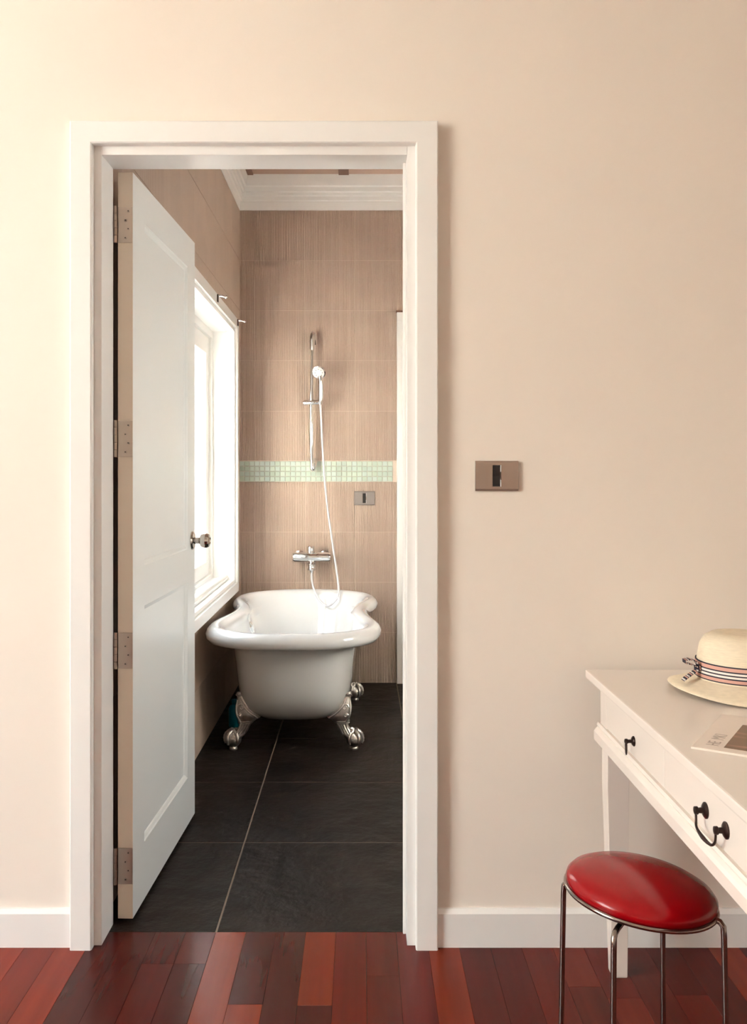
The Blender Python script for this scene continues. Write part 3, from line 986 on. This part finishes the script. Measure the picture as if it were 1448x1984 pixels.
def leg_mesh(sx, sy):
    t = [(-.0265, -.0275), (.0265, -.0275), (.0265, .0275), (-.0265, .0275)]
    def ring(s, z, dx):
        return [(p[0] * s + dx, p[1] * s, z) for p in t]
    mb = MB().loft([ring(.66, 0, .006 * sx), ring(.70, .004, .006 * sx), ring(1.0, .47, 0), ring(1.0, .575, 0)])
    return mb


for lx, ly, sx in ((fx + .0285, -.0835, 1), (fx + .0285, -DLEN + .0835, 1), (DWID - .05, -.0835, -1), (DWID - .05, -DLEN + .0835, -1)):
    leg_mesh(sx, 1).build('leg', M['desk'], desk, bevel=.0015, loc=(lx, ly, 0))

# ================================================================== STOOL
SX, SY = 0.533, 1.752
st = thing('stool', 'round red vinyl stool on four thin metal legs beside the white desk', 'stool', (SX, SY, 0))
RS = 0.138
ZS = 0.440
pad = []
for k in range(15):
    a = k / 14
    pad.append(a)
prof = [(RS - .006, ZS), (RS, ZS + .004), (RS + .0025, ZS + .011), (RS + .001, ZS + .018), (RS - .006, ZS + .026), (RS - .022, ZS + .034), (RS - .05, ZS + .0405), (RS - .09, ZS + .0445), (.03, ZS + .046), (.001, ZS + .046)]
tilt = (0, math.radians(6), 0)
def seat_part(mb, name, m):
    o = mb.build(name, m, st, smooth=70, loc=(0, 0, ZS))
    o.rotation_euler = tilt
prof = [(r, z - ZS) for r, z in prof]
seat_part(MB().lathe(prof, 64), 'cushion', M['red'])
seat_part(MB().tube([((RS + .001) * math.cos(2 * PI * k / 64), (RS + .001) * math.sin(2 * PI * k / 64), 0) for k in range(64)], .0045, 10, closed=True), 'seat_ring', M['nickel'])
seat_part(MB().lathe([(RS - .004, -.003), (RS - .004, .001)], 48), 'seat_board', M['rubber'])
RL = .152
base = math.atan2(1.837 - SY, .406 - SX)
for k in range(4):
    a = base + k * PI / 2
    c, s_ = math.cos(a), math.sin(a)
    path = [(.02, ZS - .010), (RS - .03, ZS - .010), (RL - .020, ZS - .010), (RL - .006, ZS - .0125), (RL, ZS - .020), (RL + .001, ZS - .038), (RL + .004, .25), (RL + .008, .012)]
    rr = []
    MB().tube([(p[0] * c, p[0] * s_, p[1]) for p in path], .0055, 12).build('leg', M['nickel'], st, smooth=60)
    MB().lathe([(.0075, 0), (.008, .002), (.0075, .016), (.0056, .018)], 14, ((RL + .008) * c, (RL + .008) * s_, 0)).build('foot_cap', M['rubber'], st, smooth=40)

# ================================================================== HAT
hat = thing('straw_hat', 'pale straw hat with a striped ribbon band lying on the white desk', 'hat', (0.884, 2.128, ZTOP))
N = 64
def hat_ring(r, z, ez=0.0):
    return [(r * math.cos(2 * PI * k / N) * 0.98, r * math.sin(2 * PI * k / N) * 1.03, z + ez * abs(math.cos(2 * PI * k / N)) ** 2) for k in range(N)]
MB().loft([hat_ring(.104, .030), hat_ring(.1025, .05), hat_ring(.100, .080), hat_ring(.094, .108), hat_ring(.085, .124), hat_ring(.070, .133), hat_ring(.050, .136), hat_ring(.03, .133), hat_ring(.002, .130)], cap0=False).build('crown', M['straw'], hat, smooth=70)
MB().loft([hat_ring(.1035, .032), hat_ring(.112, .0285), hat_ring(.128, .0215, .003), hat_ring(.148, .011, .009), hat_ring(.1655, .0040, .013), hat_ring(.1665, .0025, .013), hat_ring(.1655, .0012, .013), hat_ring(.148, .0085, .009), hat_ring(.128, .019, .003), hat_ring(.104, .028)], cap0=False, cap1=False).build('brim', M['straw'], hat, smooth=60)
MB().loft([hat_ring(.1055, 0), hat_ring(.1060, .005), hat_ring(.1045, .030), hat_ring(.1035, .038), hat_ring(.1015, .038), hat_ring(.1025, 0)], cap0=False, cap1=False).build('ribbon_band', M['ribbon'], hat, smooth=60, loc=(0, 0, .035))
def bow_loop(pts, w, name):
    rings = []
    n_ = len(pts)
    for i, p in enumerate(pts):
        p = Vector(p)
        t = (Vector(pts[min(i + 1, n_ - 1)]) - Vector(pts[max(i - 1, 0)])).normalized()
        side = Vector((0, 1, 0))
        nn = t.cross(side).normalized()
        rings.append([p + side * w + nn * .001, p - side * w + nn * .001, p - side * w - nn * .001, p + side * w - nn * .001])
    return MB().loft(rings).build(name, M['bow'], hat, smooth=60)
bow_loop([(-.104, -.012, .060), (-.114, -.014, .074), (-.128, -.016, .078), (-.140, -.016, .076), (-.139, -.016, .070), (-.124, -.016, .066), (-.104, -.012, .058)], .010, 'bow_loop')
bow_loop([(-.104, -.014, .056), (-.116, -.018, .050), (-.128, -.022, .043), (-.142, -.026, .035), (-.146, -.028, .031)], .010, 'bow_tail')
MB().ball((-.106, -.012, .057), .009, 12, 8, (1, 1, .9)).build('bow_knot', M['ribbon'], hat, smooth=60, loc=(0, 0, 0))

# ================================================================== MAGAZINE
mg = thing('magazine', 'thin magazine with a brown cover photo lying on the white desk', 'magazine', (0.606, 1.684, ZTOP), math.radians(-33))
MB().box(0, .205, 0, .27, .0003, .0042).build('pages', M['paper'], mg, bevel=.0006)
pm_ = bpy.data.materials.new('brown_cover_photo')
pm_.use_nodes = True
n = pm_.node_tree
b_ = n.nodes['Principled BSDF']
b_.inputs['Roughness'].default_value = 0.35
tc = n.nodes.new('ShaderNodeTexCoord')
mp = n.nodes.new('ShaderNodeMapping')
mp.inputs['Rotation'].default_value = (0, 0, math.radians(-25))
mp.inputs['Scale'].default_value = (7, 24, 1)
ns = n.nodes.new('ShaderNodeTexNoise')
ns.inputs['Scale'].default_value = 1.0
ns.inputs['Detail'].default_value = 1.5
rp = n.nodes.new('ShaderNodeValToRGB')
rp.color_ramp.elements[0].position = 0.52
rp.color_ramp.elements[0].color = srgb(120, 88, 64)
rp.color_ramp.elements[1].position = 0.66
rp.color_ramp.elements[1].color = srgb(176, 128, 106)
n.links.new(tc.outputs['Object'], mp.inputs[0])
n.links.new(mp.outputs[0], ns.inputs['Vector'])
n.links.new(ns.outputs['Fac'], rp.inputs[0])
n.links.new(rp.outputs[0], b_.inputs['Base Color'])
MB().box(.052, .205, .026, .205, .0042, .00445).build('cover_photo', pm_, mg)
fc = bpy.data.curves.new('cover_title', 'FONT')
fc.body = 'HE  MKI'
fc.size = 0.034
fc.extrude = 0.00005
fo = bpy.data.objects.new('cover_title_source', fc)
COL.objects.link(fo)
bpy.context.view_layer.update()
tm_ = bpy.data.meshes.new_from_object(fo.evaluated_get(bpy.context.evaluated_depsgraph_get()))
bpy.data.objects.remove(fo)
tm_.name = 'cover_title'
tm_.materials.clear()
tm_.materials.append(M['ink'])
link('cover_title', tm_, mg, (.042, .028, .0044), (0, 0, PI / 2)).scale = (.72, .95, 1)
